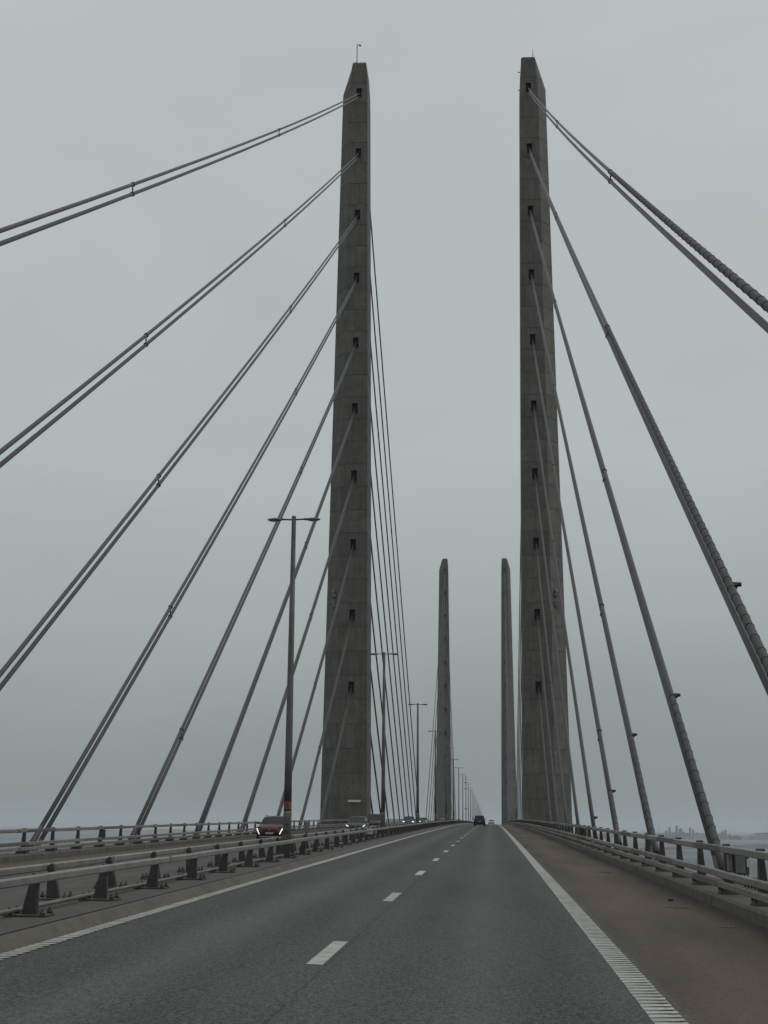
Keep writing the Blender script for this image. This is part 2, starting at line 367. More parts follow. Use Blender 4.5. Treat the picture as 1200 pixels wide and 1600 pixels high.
# outriggers that carry the stays
CABX = 15.34
def pylon_mid(p): return D1 + 4.0 + SPAN * p
def stay_base(p, side, k):   # side -1: towards the photographer's end, +1: beyond the tower
    d = pylon_mid(p) - (210.0 - 20.0 * k) if p == 0 else pylon_mid(0) - (210.0 - 20.0 * k)
    return pylon_mid(p) + side * d
me_out = MB().hexa([(0, -.45, -1.5), (2.9, -.45, -.85), (0, .45, -1.5), (2.9, .45, -.85), (0, -.45, -.45), (2.9, -.45, -.45), (0, .45, -.45), (2.9, .45, -.45)]).mesh('outrigger', M_deck, bevel=0.03)
for p in (0, 1):
    for side in (-1, 1):
        for k in range(1, 11):
            Yb = stay_base(p, side, k)
            for sx in (-1, 1):
                link('outrigger', me_out, deck, (sx * 13.5, Yb, zr(Yb) + .02), (0, 0, 0 if sx > 0 else math.pi))

# ------------------------------------------------------------------ towers
Z0 = 23.98
def lerp_tab(tab, z):
    if z <= tab[0][0]: return tab[0][1]
    for (a, va), (b, vb) in zip(tab, tab[1:]):
        if z <= b: return va + (vb - va) * (z - a) / (b - a)
    return tab[-1][1]
XI = [(-62, 12.45), (3, 12.6), (42, 12.9), (87, 13.33), (131, 13.8), (134, 13.86), (138, 14.1)]
XC = [(-62, 18.4), (5, 17.72), (45, 17.65), (86, 17.32), (132.8, 17.05), (138.3, 16.6)]
XO = [(-62, 22.2), (3, 20.5), (42, 19.9), (87, 19.2), (132.8, 18.5), (138.3, 16.95)]
HD = [(-62, 5.2), (3, 4.25), (131, 3.3), (138, 3.0)]
def section(z, inset=0.0):
    xi, xc, xo, h = (lerp_tab(t, z) for t in (XI, XC, XO, HD))
    xi += inset; xc -= inset * .6; xo -= inset; h -= inset
    r = max(0.4, h * 0.28)
    return [(xi, -h), (xc, -h), (xo, -r), (xo, r), (xc, h), (xi, h)]
def lift_mesh(z0, z1, sx, slot_z=None, name='concrete_lift', joint=True):
    """one concrete pour; slot_z: real openings for the stays front and back"""
    mb = MB(); gz = 0.11 if joint else 0.0
    levels = [(z0, 0.04), (z0 + gz, 0.04), (z0 + gz, 0.0)] if joint else [(z0, 0)]
    if z0 < 132.8 < z1: levels.append((132.8, 0.0))
    first_main = 2 if joint else 0
    levels += [(z1, 0.0), (z1, .5)]
    secs = [[(x * sx, y, z) for x, y in section(z, ins)] for z, ins in levels]
    n = 6
    b0 = 0
    for s_ in secs: mb.v += s_
    for i in range(len(secs) - 1):
        mb.mi = 1 if (joint and i < 2) else 0
        for k in range(n):
            main = first_main <= i < len(secs) - 2
            if main and slot_z is not None and k in (0, 3): continue
            mb.f.append((i * n + k, i * n + (k + 1) % n, (i + 1) * n + (k + 1) % n, (i + 1) * n + k)); mb.m.append(mb.mi); mb.sm.append(False)
    mb.mi = 0
    mb.f.append(tuple(range((len(secs) - 1) * n, len(secs) * n))); mb.m.append(0); mb.sm.append(False)
    if slot_z is not None:
        za, zb = z0 + gz, z1
        for s in (-1, 1):
            def fp(x, z):  # point on the front/back face
                h = lerp_tab(HD, z); return (x * sx, s * h, z)
            zs = [za, slot_z - .95, slot_z + .95, zb]
            def xs(z): return [lerp_tab(XI, z), CABX - 0.48, CABX + 0.48, lerp_tab(XC, z)]
            grid = [[fp(x, z) for x in xs(z)] for z in zs]
            for i in range(3):
                for j in range(3):
                    if i == 1 and j == 1: continue
                    mb.add([grid[i][j], grid[i][j + 1], grid[i + 1][j + 1], grid[i + 1][j]], [(0, 1, 2, 3)])
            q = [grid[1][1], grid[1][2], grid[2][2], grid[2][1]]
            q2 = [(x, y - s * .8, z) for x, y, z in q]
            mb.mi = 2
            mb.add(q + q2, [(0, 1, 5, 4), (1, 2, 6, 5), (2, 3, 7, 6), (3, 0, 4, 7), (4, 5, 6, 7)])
            mb.mi = 0
    return mb.mesh(name, [M_conc, M_joint, M_slot], fix=True)
SIDE_TXT = {-1: 'oncoming lanes', 1: 'brown shoulder'}
towers = {}
for p in (0, 1):
    for sx in (-1, 1):
        t = empty('bridge_tower', (0, pylon_mid(p), 0)); towers[(p, sx)] = t
        dist = 'near' if p == 0 else 'distant'
        tag(t, {(0, -1): 'tall tapering concrete tower beside the oncoming lanes, with white bar lamp at its foot',
                (0, 1): 'tall tapering concrete tower rising behind the brown shoulder railing, stays running across its face',
                (1, -1): 'smaller far concrete tower behind the median lamp posts',
                (1, 1): 'smaller far concrete tower whose foot meets the end of the shoulder railing'}[(p, sx)], 'tower', 'bridge towers')
lift_cache = {}
zs_ = [Z0 - 2.0 + 4.0 * i for i in range(-6, 28)]
for i in range(len(zs_)):
    za = zs_[i]; zb = za + 4.0
    kk = (za + 2.0 - Z0) / 12.0
    slot = za + 2.0 if abs(kk - round(kk)) < 0.01 and 0 <= round(kk) <= 9 else None
    for sx in (-1, 1):
        me = lift_mesh(za, zb, sx, slot)
        for p in (0, 1): link('concrete_lift', me, towers[(p, sx)])
z_top0 = zs_[-1] + 4.0
for sx in (-1, 1):
    # tapered crown
    mb = MB(); lv = [(z_top0, .04), (z_top0 + .11, .04), (z_top0 + .11, 0), (137.9, 0), (138.25, .12)]
    for z, ins in lv: mb.v += [(x * sx, y, z) for x, y in section(z, ins)]
    for i in range(len(lv) - 1):
        for k in range(6): mb.f.append((i * 6 + k, i * 6 + (k + 1) % 6, i * 6 + 6 + (k + 1) % 6, i * 6 + 6 + k)); mb.m.append(1 if i < 2 else 0); mb.sm.append(False)
    mb.f.append(tuple(range(24, 30))); mb.m.append(0); mb.sm.append(False)
    me = mb.mesh('tower_crown', [M_conc, M_joint, M_slot])
    me2 = lift_mesh(SEA - 1.0, zs_[0], sx, None, joint=False)
    for p in (0, 1):
        link('tower_crown', me, towers[(p, sx)]); link('tower_leg', me2, towers[(p, sx)])
# masts on the near crowns, small fittings
t = towers[(0, -1)]
m_ = MB().tube([(-16.0, -1.2, 138), (-16.0, -1.2, 143)], 0.075, 8).box((-15.75, -1.2, 142.9), (.5, .06, .06)).ellipsoid((-15.45, -1.2, 142.7), (.5, .3, .3)).box((-16.15, -1.2, 139.2), (.3, .12, .25))
link('wind_mast', m_.mesh('wind_mast', M_clamp), t)
link('lightning_rod', MB().tube([(16.3, -1.6, 138), (16.3, -1.6, 140.6)], [.06, .045], 6).box((16.3, -1.6, 139.4), (.16, .16, .12)).mesh('lightning_rod', M_clamp), towers[(0, 1)])
for z in (132.6, 136.2):
    link('bracket', MB().box((13.72, -1.2, z), (.4, .12, .12)).mesh('bracket', M_clamp), towers[(0, 1)])
hf = lerp_tab(HD, 6)
link('bar_lamp', MB().box((-14.6, -4.25 - .12, 5.6), (2.05, .22, .34)).mesh('bar_lamp', M_white, bevel=.04), t)
link('wire', MB().tube([(-13.6, -4.27, 5.6), (-13.1, -4.28, 5.35), (-12.66, -4.29, 5.15), (-12.58, -2.0, 5.0)], .03, 6).mesh('wire', M_clamp), t)
for sx in (-1, 1):
    x = sx * 18.55; y = -2.95
    link('beacon', MB().box((x, y - .25, 39.4), (.7, .7, .5)).tube([(x, y - .25, 39.6), (x, y - .25, 40.3)], .28, 10).box((x, y - .2, 37.9), (.5, .5, .9)).mesh('beacon', [M_box]), towers[(0, sx)])

# ------------------------------------------------------------------ stay cables (each pair a thing)
def torus_mesh(name, r0, r1, m, n=14, k=6, flat=1.0):
    mb = MB(); vs = []; fs = []
    for i in range(n):
        a = 2 * math.pi * i / n
        for j in range(k):
            b = 2 * math.pi * j / k
            rr = r0 + r1 * math.cos(b); vs.append((rr * math.cos(a), rr * math.sin(a), flat * r1 * math.sin(b)))
    for i in range(n):
        for j in range(k): fs.append((i * k + j, ((i + 1) % n) * k + j, ((i + 1) % n) * k + (j + 1) % k, i * k + (j + 1) % k))
    return mb.add(vs, fs, True).mesh(name, m)
CR = 0.118
me_band = torus_mesh('wrap_band', 0.139, 0.015, M_band)
me_clampring = MB().tube([(0, 0, -.14), (0, 0, .14)], .14, 12).tube([(0, 0, -.06), (0, 0, .06)], .165, 12).mesh('clamp', M_clamp)
me_link = MB().tube([(0, 0, -.5), (0, 0, .5)], .03, 6).box((0, 0, 0), (.1, .1, .12)).box((0, 0, .25), (.08, .08, .08)).box((0, 0, -.25), (.08, .08, .08)).mesh('spacer_link', M_clamp)
me_lug = MB().box((0, 0, 0), (.16, .2, .16)).tube([(.06, -.05, 0), (.2, -.05, 0)], .08, 10).mesh('sensor', M_dark, bevel=.02)
ORD = ['topmost', 'second highest', 'third highest', 'fourth highest', 'fifth highest', 'sixth highest', 'fourth lowest', 'third lowest', 'second lowest', 'lowest']
DV = 0.335
for p in (0, 1):
    for side in (-1, 1):
        for sx in (-1, 1):
            for k in range(1, 11):
                Yb = stay_base(p, side, k); zs = Z0 + 12 * (k - 1)
                h = lerp_tab(HD, zs)
                A = Vector((sx * CABX, pylon_mid(p) + side * (h - .7), zs - .05)); B = Vector((sx * CABX, Yb, zr(Yb) - .55))
                L_ = (B - A).length; d = (B - A).normalized()
                # continue the lower end into its outrigger
                name = 'stay_cable'
                o = empty(name, B)
                tw = ('near tower' if p == 0 else 'far tower') + ' by the ' + SIDE_TXT[sx]
                sd = {(0, -1): 'approach side', (0, 1): 'main-span side', (1, -1): 'main-span side', (1, 1): 'far side'}[(p, side)]
                wrap = p == 0 and side == -1 and sx == 1 and k >= 6
                tag(o, f'{ORD[10 - k]} {"banded " if wrap else ""}stay cable pair, {sd} of {tw}', 'stay cable', 'twin stay cables of the bridge')
                sag = 0.0016 * L_ + L_ * L_ * 1.1e-5
                def pt(t, up):
                    P = A.lerp(B, t); return Vector((P.x, P.y, P.z + up * DV - 4 * sag * t * (1 - t)))
                nseg = 14
                far = p == 1
                for up in (1, -1):
                    mb = MB().tube([pt(i / nseg, up) - B for i in range(nseg + 1)], CR, 6 if far or side == 1 else 12, caps=True)
                    link('cable', mb.mesh('cable', M_cab), o)
                    ts = 1 - 1.3 / L_
                    mb = MB().tube([pt(ts - .004, up) - B, pt(ts, up) - B, pt(1.0, up) - B], [.122, .15, .16], 8 if far else 12)
                    link('anchor_sleeve', mb.mesh('anchor_sleeve', M_clamp), o)
                if far: continue
                # clamps tying the pair together
                rows = []
                for yc in ((83.0 + 5.2 * (10 - k)), (142.0 + 5.9 * (10 - k))):
                    if yc > 225: continue
                    y = yc if side == -1 else 2 * pylon_mid(0) - yc
                    t_ = (y - A.y) / (B.y - A.y)
                    if 0.03 < t_ < 0.97: rows.append(t_)
                rot = d.to_track_quat('Z', 'Y').to_euler()
                for t_ in rows:
                    for up in (1, -1): link('clamp', me_clampring, o, pt(t_, up) - B, rot)
                    lk = link('spacer_link', me_link, o, pt(t_, 0) - B); lk.scale = (1, 1, 0.62)
                if wrap:
                    y0 = {10: 81.5, 9: 87.5, 8: 62.0, 7: 80.8, 6: 95.8}[k]
                    t0 = (y0 - A.y) / (B.y - A.y); sp_ = 1.15 if k == 10 else 0.86; n = int(L_ * (1 - t0) / sp_)
                    mb = MB(); pts = []; rad = []
                    for i in range(n * 2 + 1):
                        tt = t0 + (i / 2) * sp_ / L_
                        if tt > 1: break
                        pts.append(pt(tt, 1) - B); rad.append(0.135 if i % 2 == 0 else 0.139)
                    link('cable_wrap', mb.tube(pts, rad, 12).mesh('cable_wrap', M_wrap), o)
                    for i in range(n):
                        tt = t0 + (i + random.uniform(-.12, .12)) * sp_ / L_
                        if tt < 1: link('wrap_band', me_band, o, pt(tt, 1) - B, (rot[0] + random.uniform(-.1, .1), rot[1], rot[2]))
                if p == 0 and side == -1 and sx == 1 and k in (4, 5, 6, 7, 8, 9):
                    yy = {9: 46.3, 8: 62.2, 7: 81.0, 6: 95.9, 5: 112.8, 4: 130.0}[k]
                    tt = (yy - A.y) / (B.y - A.y)
                    link('sensor', me_lug, o, pt(tt, 1) - B + Vector((.16, 0, .02)), (-0.54, 0, 0))

# ------------------------------------------------------------------ railings
me_rail14 = MB().box((0, 0, 0), (0.12, 3.985, 0.14)).mesh('rail', M_galv, bevel=.015)
me_rail14d = MB().box((0, 0, 0), (0.12, 3.985, 0.14)).mesh('rail', M_galvd, bevel=.015)
me_joint = MB().box((0, 0, 0), (.135, .26, .155)).mesh('splice_sleeve', M_galvd, bevel=.01)
def outer_post(sgn):   # traffic face is at x=0, leans outwards towards its foot
    m = MB()
    m.hexa([(-sgn * .02, -.06, .05), (sgn * .20, -.06, .05), (-sgn * .02, .06, .05), (sgn * .20, .06, .05),
            (sgn * .02, -.045, 1.0), (sgn * .11, -.045, 1.0), (sgn * .02, .045, 1.0), (sgn * .11, .045, 1.0)])
    m.hexa([(-sgn * .025, -.10, .05), (-sgn * .005, -.10, .05), (-sgn * .025, .10, .05), (-sgn * .005, .10, .05),
            (sgn * .010, -.075, 1.0), (sgn * .03, -.075, 1.0), (sgn * .010, .075, 1.0), (sgn * .03, .075, 1.0)])
    return m.mesh('post', M_post, bevel=.008)
def railing(name, X, sgn, ktop, y1, label, detail=120):
    root = empty(name, (X, 0, 0)); tag(root, label, 'railing', 'railings along the bridge edges')
    me_post = outer_post(sgn)
    me_foot = MB().hexa([(-sgn * .14, -.25, 0), (sgn * .36, -.25, 0), (-sgn * .14, .25, 0), (sgn * .36, .25, 0),
                         (-sgn * .08, -.18, .12), (sgn * .30, -.18, .12), (-sgn * .08, .18, .12), (sgn * .30, .18, .12)]).mesh('foot', M_postb, bevel=.01)
    me_bolt = MB().tube([(0, 0, 0), (0, 0, .06)], .028, 6).mesh('bolt', M_post)
    Y = -20.0; i = 0
    while Y < y1:
        z = zr(Y) + ktop; a = math.atan(slope(Y + 2))
        if Y > 4:
            p = link('post', me_post, root, (0, Y, z), (math.atan(slope(Y)), 0, random.uniform(-.01, .01)))
            link('foot', me_foot, p)
            link('cap', me_capp, p, (sgn * .06, 0, 1.03))
            if Y < detail:
                for sy in (-.2, .2): link('bolt', me_bolt, p, (-sgn * .1, sy * .9, .08))
        zm = zr(Y + 2) + ktop
        for j, (h, off) in enumerate(((0.945, -.03), (0.42, -.085), (0.205, -.1))):
            me = me_rail14 if random.random() > .25 else me_rail14d
            link('rail', me, root, (sgn * off, Y + 2, zm + h + random.uniform(-.004, .004)), (a, 0, random.uniform(-.0008, .0008)))
            if i % 3 == 1 and Y > 10 and Y < 220: link('splice_sleeve', me_joint, root, (sgn * off, Y + 2.9, zm + h + .9 * slope(Y)), (a, 0, 0))
        Y += 4.0; i += 1
    return root
me_capp = MB().box((0, 0, 0), (.16, .16, .05)).mesh('cap', M_post, bevel=.015)
rail_r = railing('bridge_railing', 12.5, 1, KTOP_R, 560, 'three-bar grey steel railing on the kerb of the brown shoulder')
rail_l = railing('bridge_railing', -12.25, -1, KTOP_L, 560, 'three-bar grey steel railing beyond the oncoming lanes')

def median_rail(X, sgn, y1, label, detail=130):
    """sgn: +1 traffic is on +X"""
    root = empty('guard_rail', (X, 0, 0)); tag(root, label, 'guard rail', 'guard rails along the median')
    m = MB()
    poly = [(sgn * .065, 0.03), (-sgn * .17, 0.03), (-sgn * .055, .53), (-sgn * .045, .585), (-sgn * .005, .605), (sgn * .035, .585), (sgn * .055, .53)]
    m.prism(poly, 'y', -.05, .05)
    me_post = m.mesh('post', M_post, bevel=.008)
    me_base = MB().box((-sgn * .06, 0, .015), (.62, .46, .03)).mesh('base_plate', M_post, bevel=.006)
    me_bolt = MB().tube([(0, 0, .03), (0, 0, .13)], .022, 6).tube([(0, 0, .03), (0, 0, .075)], .045, 6).mesh('bolt', M_post)
    me_rail = MB().box((0, 0, 0), (.115, 3.735, .115)).mesh('rail', M_galv, bevel=.018)
    Y = 1.9 - 3.75 * 5; i = 0
    while Y < y1:
        z = zr(Y) + .165
        if Y > 4:
            p = link('post', me_post, root, (0, Y, z), (math.atan(slope(Y)), 0, random.uniform(-.015, .015)))
            if Y < 300:
                link('base_plate', me_base, p)
            if Y < detail:
                for bx in (-.30, .19):
                    for by in (-.17, .17): link('bolt', me_bolt, p, (sgn * bx, by, 0))
        zm = zr(Y + 1.875) + .165
        link('rail', me_rail, root, (sgn * .125, Y + 1.875, zm + .535 + random.uniform(-.003, .003)), (math.atan(slope(Y + 1.875)), 0, random.uniform(-.001, .001)))
        if i % 3 == 0 and 8 < Y < 200: link('splice_sleeve', me_spl, root, (sgn * .125, Y + .55, zr(Y + .55) + .165 + .535), (math.atan(slope(Y)), 0, 0))
        Y += 3.75; i += 1
    return root
me_spl = MB().box((0, 0, 0), (.128, .07, .128)).mesh('splice_sleeve', M_galvd, bevel=.01)
gr_n = median_rail(.86, 1, 570, 'single-bar steel guard rail on tapered posts beside the white edge line')
gr_f = median_rail(-.06, -1, 570, 'single-bar steel guard rail on tapered posts beside the oncoming lanes')
# service pipe lying between the guard rails
mb = MB(); Ys = [2 + 3 * i for i in range(60)]
mb.tube([(.60 + .015 * math.sin(y * .9), y, zr(y) + .165 + .075 + .006 * math.sin(y * 1.7)) for y in Ys], .034, 8)
tag(link('service_pipe', mb.mesh('service_pipe', M_galv)), 'thin grey service pipe running low between the two median guard rails', 'pipe')

# ------------------------------------------------------------------ lamp posts
PX = .42; PY0, PL = 49.5, 44.2
HP = 11.95
def lamp_parts(near):
    n = 12 if near else 6
    pole = MB().tube([(0, 0, 1.6), (0, 0, 3.2), (0, 0, HP + .18)], [.139, .13, .078], n).mesh('pole', M_pole); low = MB().tube([(0, 0, .5), (0, 0, 1.6), (0, 0, 1.66)], [.150, .146, .141], n).mesh('lower_shaft', M_polel)
    base = MB().prism([(-.25, -.22), (.25, -.22), (.25, .22), (-.25, .22)], 'z', 0, .52).hexa([(-.22, -.2, .52), (.22, -.2, .52), (-.22, .2, .52), (.22, .2, .52), (-.15, -.15, .72), (.15, -.15, .72), (-.15, .15, .72), (.15, .15, .72)]).mesh('pole_base', M_post, bevel=.015)
    arm = MB().tube([(.05, 0, HP + .05), (.48, 0, HP + .07)], .03, 6).mesh('arm', M_clamp)
    head = MB().ellipsoid((.70, 0, HP + .06), (.56, .24, .13), 12, 6).tube([(.38, 0, HP + .07), (.5, 0, HP + .07)], .045, 8).mesh('luminaire', M_lum)
    lens = MB().ellipsoid((.72, 0, HP + .015), (.36, .17, .07), 10, 6).mesh('lens', M_lglass)
    return pole, base, arm, head, lens, low
LN = lamp_parts(True); LF = lamp_parts(False)
LAB = {0: 'tall mottled twin-arm lamp post with an orange band, between the guard rails',
       1: 'twin-arm lamp post in the median beside the dark SUV, in front of the stay cables',
       2: 'twin-arm lamp post in the median beside the two black oncoming cars',
       3: 'twin-arm lamp post in the median, its arm crossing the far tower face',
       4: 'twin-arm lamp post seen against the bare edge of the far tower',
       8: 'lamp post carrying extra crossbars and a taller top than its neighbours'}
for i in range(34):
    Y = PY0 + PL * i
    pole, base, arm, head, lens, low = LN if i < 4 else LF
    o = empty('lamp_post', (PX, Y, zr(Y) + .165), (0, 0, random.uniform(-.01, .01)))
    o.location.z = zr(Y)
    tag(o, LAB.get(i, 'slender twin-arm lamp post in the receding row beyond the far tower'), 'lamp post', 'lamp posts along the median')
    b = link('pole', pole, o); link('lower_shaft', low, o)
    bb = link('pole_base', base, o, (0, 0, .165))
    for r_ in (0, math.pi):
        a = link('arm', arm, o, None, (0, 0, r_)); h_ = link('luminaire', head, o, None, (0, 0, r_))
        if i < 4: link('lens', lens, h_)
    if i == 0:
        link('orange_band', MB().tube([(0, 0, 1.72), (0, 0, 2.0)], .1405, 16, caps=False).mesh('orange_band', M_orange), o)
        link('band_strap', MB().tube([(0, 0, 1.18), (0, 0, 1.22)], .147, 16, caps=False).mesh('band_strap', M_clamp), o)
    if i == 8:
        for z in (4.0, 9.5, 11.2): link('crossbar', MB().box((0, 0, z), (.95, .3, .16)).mesh('crossbar', M_clamp), o)
        link('mast_top', MB().tube([(0, 0, HP), (0, 0, HP + .9)], .1, 6).box((0, 0, HP + .8), (.3, .3, .3)).mesh('mast_top', M_clamp), o)

# ------------------------------------------------------------------ kilometre plates on the guard rails
def text_mesh(s, size, m):
    cu = bpy.data.curves.new('t', 'FONT'); cu.body = s; cu.size = size; cu.align_x = 'CENTER'; cu.align_y = 'CENTER'; cu.extrude = .002
    ob = bpy.data.objects.new('t', cu); col.objects.link(ob)
    dg = bpy.context.evaluated_depsgraph_get(); me = bpy.data.meshes.new_from_object(ob.evaluated_get(dg))
    bpy.data.objects.remove(ob); me.materials.clear(); me.materials.append(m); return me
for X, Y, lab in ((1.02, 76.5, 'small white plate numbered 103 on the guard rail beside the white edge line'),
                  (.07, 73.5, 'small white plate numbered 103 on the guard rail beside the oncoming lanes')):
    z = zr(Y) + .165 + .27
    o = empty('number_plate_post', (X, Y, z)); tag(o, lab, 'sign', 'distance plates on the median')
    link('bracket', MB().box((0, .03, -.02), (.05, .03, .22)).mesh('bracket', M_clamp), o)
    link('plate', MB().box((0, 0, .22), (.34, .015, .30)).mesh('plate', M_white, bevel=.004), o)
    link('frame', MB().box((0, -.010, .355), (.32, .006, .014)).box((0, -.010, .085), (.32, .006, .014)).box((-.155, -.010, .22), (.012, .006, .25)).box((.155, -.010, .22), (.012, .006, .25)).mesh('frame', M_box), o)
    link('number', text_mesh('103', .19, M_ink), o, (0, -.011, .22), (math.pi / 2, 0, 0))
for X, Y, lab in ((-.06, 58.5, 'short grey delineator on the oncoming-side guard rail past the orange-banded lamp post'),
                  (.1, 199, 'short grey delineator on the median between the black oncoming cars and the far tower')):
    z = zr(Y) + .165
    o = empty('delineator', (X, Y, z)); tag(o, lab, 'delineator', 'delineators on the median')
    link('stem', MB().box((0, .08, .5), (.05, .05, 1.0)).mesh('stem', M_clamp), o)
    link('panel', MB().box((0, .04, .88), (.16, .03, .42)).mesh('panel', M_box, bevel=.01), o)

# ------------------------------------------------------------------ cars
def loft(secs, n_ring):
    mb = MB()
    for s_ in secs: mb.v += s_
    for i in range(len(secs) - 1):
        for k in range(n_ring):
            mb.f.append((i * n_ring + k, i * n_ring + (k + 1) % n_ring, (i + 1) * n_ring + (k + 1) % n_ring, (i + 1) * n_ring + k)); mb.m.append(0); mb.sm.append(True)
    mb.f.append(tuple(range(n_ring))); mb.m.append(0); mb.sm.append(True)
    e = (len(secs) - 1) * n_ring; mb.f.append(tuple(range(e, e + n_ring))); mb.m.append(0); mb.sm.append(True)
    return mb
car_cache = {}
def make_car(label, X, Y, facing, kind, paint, lights, group=None, W=1.82, detail=True, roof=None):
    """kind: suv, hatch, van, sedan; facing -1 towards the photographer's end, +1 away; built nose at +y"""
    H, Lc, bonnet, belt, clr = {'suv': (1.56, 4.3, 1.02, 1.08, .24), 'hatch': (1.43, 4.35, .86, .96, .17), 'van': (1.88, 4.9, 1.15, 1.2, .22), 'sedan': (1.45, 4.6, .88, .97, .17), 'mpv': (1.66, 4.5, 1.0, 1.07, .2)}[kind]
    o = empty('car', (X, Y, zt(X, Y)), (math.atan(slope(Y)) * facing, 0, 0 if facing > 0 else math.pi))
    tag(o, label, 'van' if kind == 'van' else 'car', group)
    hw = W / 2; hl = Lc / 2
    # lower body: stations from tail to nose
    trunk = {'suv': belt, 'hatch': belt - .02, 'van': belt, 'sedan': belt - .02, 'mpv': belt}[kind]
    st = [(-hl, .46, trunk - .28, .80), (-hl + .06, .36, trunk - .12, .90), (-hl + .3, .26, trunk, .97), (-hl + .9, clr, belt, 1.0), (0, clr - .02, belt - .02, 1.0), (hl - 1.45, clr, bonnet + .05, 1.0),
          (hl - .9, clr, bonnet, .985), (hl - .35, clr + .01, bonnet - .09, .95), (hl - .10, clr + .05, bonnet - .22, .88), (hl, clr + .14, bonnet - .34, .80)]
    secs = []
    for y, zb, ztp, f in st:
        a = hw * f; zm = zb + (ztp - zb) * .45
        half = [(0, zb), (a * .8, zb), (a * .97, zb + .08), (a, zm), (a * .985, zm + (ztp - zm) * .55), (a * .93, ztp - .05), (a * .80, ztp), (0, ztp + .03)]
        ring = [(x, y, z) for x, z in half] + [(-x, y, z) for x, z in half[-2:0:-1]]
        secs.append(ring)
    body = link('body', loft(secs, len(secs[0])).mesh('body', paint), o)
    # greenhouse
    y0b, y1b = {'suv': (-hl + .2, hl - 1.22), 'hatch': (-hl + .25, hl - 1.15), 'van': (-hl + .08, hl - .95), 'sedan': (-hl + .85, hl - 1.35), 'mpv': (-hl + .12, hl - 1.1)}[kind]
    y0t, y1t = {'suv': (-hl + .55, hl - 1.95), 'hatch': (-hl + .95, hl - 2.0), 'van': (-hl + .25, hl - 1.6), 'sedan': (-hl + 1.35, hl - 2.15), 'mpv': (-hl + .4, hl - 1.85)}[kind]
    bw, tw_ = hw * .93, hw * .74
    zb = belt - .04; ztop = H - .05
    P = {}
    for s in (-1, 1):
        P[('b0', s)] = Vector((s * bw * .95, y0b, zb)); P[('b1', s)] = Vector((s * bw * .97, y1b, zb - .02))
        P[('t0', s)] = Vector((s * tw_, y0t, ztop - .02)); P[('t1', s)] = Vector((s * tw_, y1t, ztop))
    def quad(name, a, b, c, d, m, push, shrink=0.0):
        ctr = (a + b + c + d) / 4; n = (b - a).cross(c - a).normalized()
        if n.dot(ctr - Vector((0, ctr.y * .5, .9))) < 0: n = -n
        q = [ctr + (v - ctr) * (1 - shrink) + n * push for v in (a, b, c, d)]; r_ = [v - n * .03 for v in q]
        return link(name, MB().add(q + r_, [(0, 1, 2, 3), (7, 6, 5, 4), (0, 4, 5, 1), (1, 5, 6, 2), (2, 6, 7, 3), (3, 7, 4, 0)]).mesh(name, m), o)
    cage = MB().add([P[('b0', -1)], P[('b0', 1)], P[('b1', 1)], P[('b1', -1)], P[('t0', -1)], P[('t0', 1)], P[('t1', 1)], P[('t1', -1)]],
                    [(0, 1, 2, 3), (4, 5, 6, 7), (0, 1, 5, 4), (1, 2, 6, 5), (2, 3, 7, 6), (3, 0, 4, 7)])
    link('cabin', cage.mesh('cabin', paint, bevel=.05), o)
    quad('windscreen', P[('b1', -1)], P[('b1', 1)], P[('t1', 1)], P[('t1', -1)], M_glass, .012, .09)
    quad('rear_window', P[('b0', -1)], P[('b0', 1)], P[('t0', 1)], P[('t0', -1)], M_glass, .012, .14)
    for s in (-1, 1):
        mb_, mt = P[('b0', s)].lerp(P[('b1', s)], .48), P[('t0', s)].lerp(P[('t1', s)], .45)
        quad('side_window', P[('b0', s)], mb_, mt, P[('t0', s)], M_glass, .012, .12)
        quad('side_window', mb_, P[('b1', s)], P[('t1', s)], mt, M_glass, .012, .12)
    rf = MB().ellipsoid((0, (y0t + y1t) / 2, ztop - .01), (tw_ * 2.06, (y1t - y0t) * 1.04, .17), 16, 6)
    link('roof', rf.mesh('roof', roof or paint), o)
    if kind == 'suv' or kind == 'mpv':
        for s in (-1, 1): link('roof_rail', MB().tube([(s * tw_ * .93, y0t + .1, ztop + .05), (s * tw_ * .95, (y0t + y1t) / 2, ztop + .085), (s * tw_ * .93, y1t - .1, ztop + .05)], .022, 6).mesh('roof_rail', M_dark), o)
    # wheels
    wr = .35 if kind in ('suv', 'van') else .325
    key = (wr,)
    if key not in car_cache:
        car_cache[key] = (MB().tube([(-.11, 0, 0), (-.085, 0, 0), (.085, 0, 0), (.11, 0, 0)], [wr * .93, wr, wr, wr * .93], 18).mesh('wheel', M_tyre), MB().tube([(-.118, 0, 0), (.118, 0, 0)], wr * .62, 14).mesh('rim', M_rim),
                          MB().tube([(-.1, 0, 0), (.1, 0, 0)], wr + .065, 18).mesh('wheel_arch', M_dark))
    wm, rm, am = car_cache[key]
    for s in (-1, 1):
        for y in (-hl + .85, hl - .85):
            link('wheel_arch', am, o, (s * (hw - .092), y, wr + .03))
            wv = link('wheel', wm, o, (s * (hw - .10), y, wr)); link('rim', rm, wv)
        mh = MB().ellipsoid((s * (hw + .10), y1b - .22, belt + .05), (.22, .14, .16), 10, 6).box((s * (hw - .02), y1b - .2, belt + .0), (.16, .05, .05)); link('mirror', mh.mesh('mirror', M_dark), o)
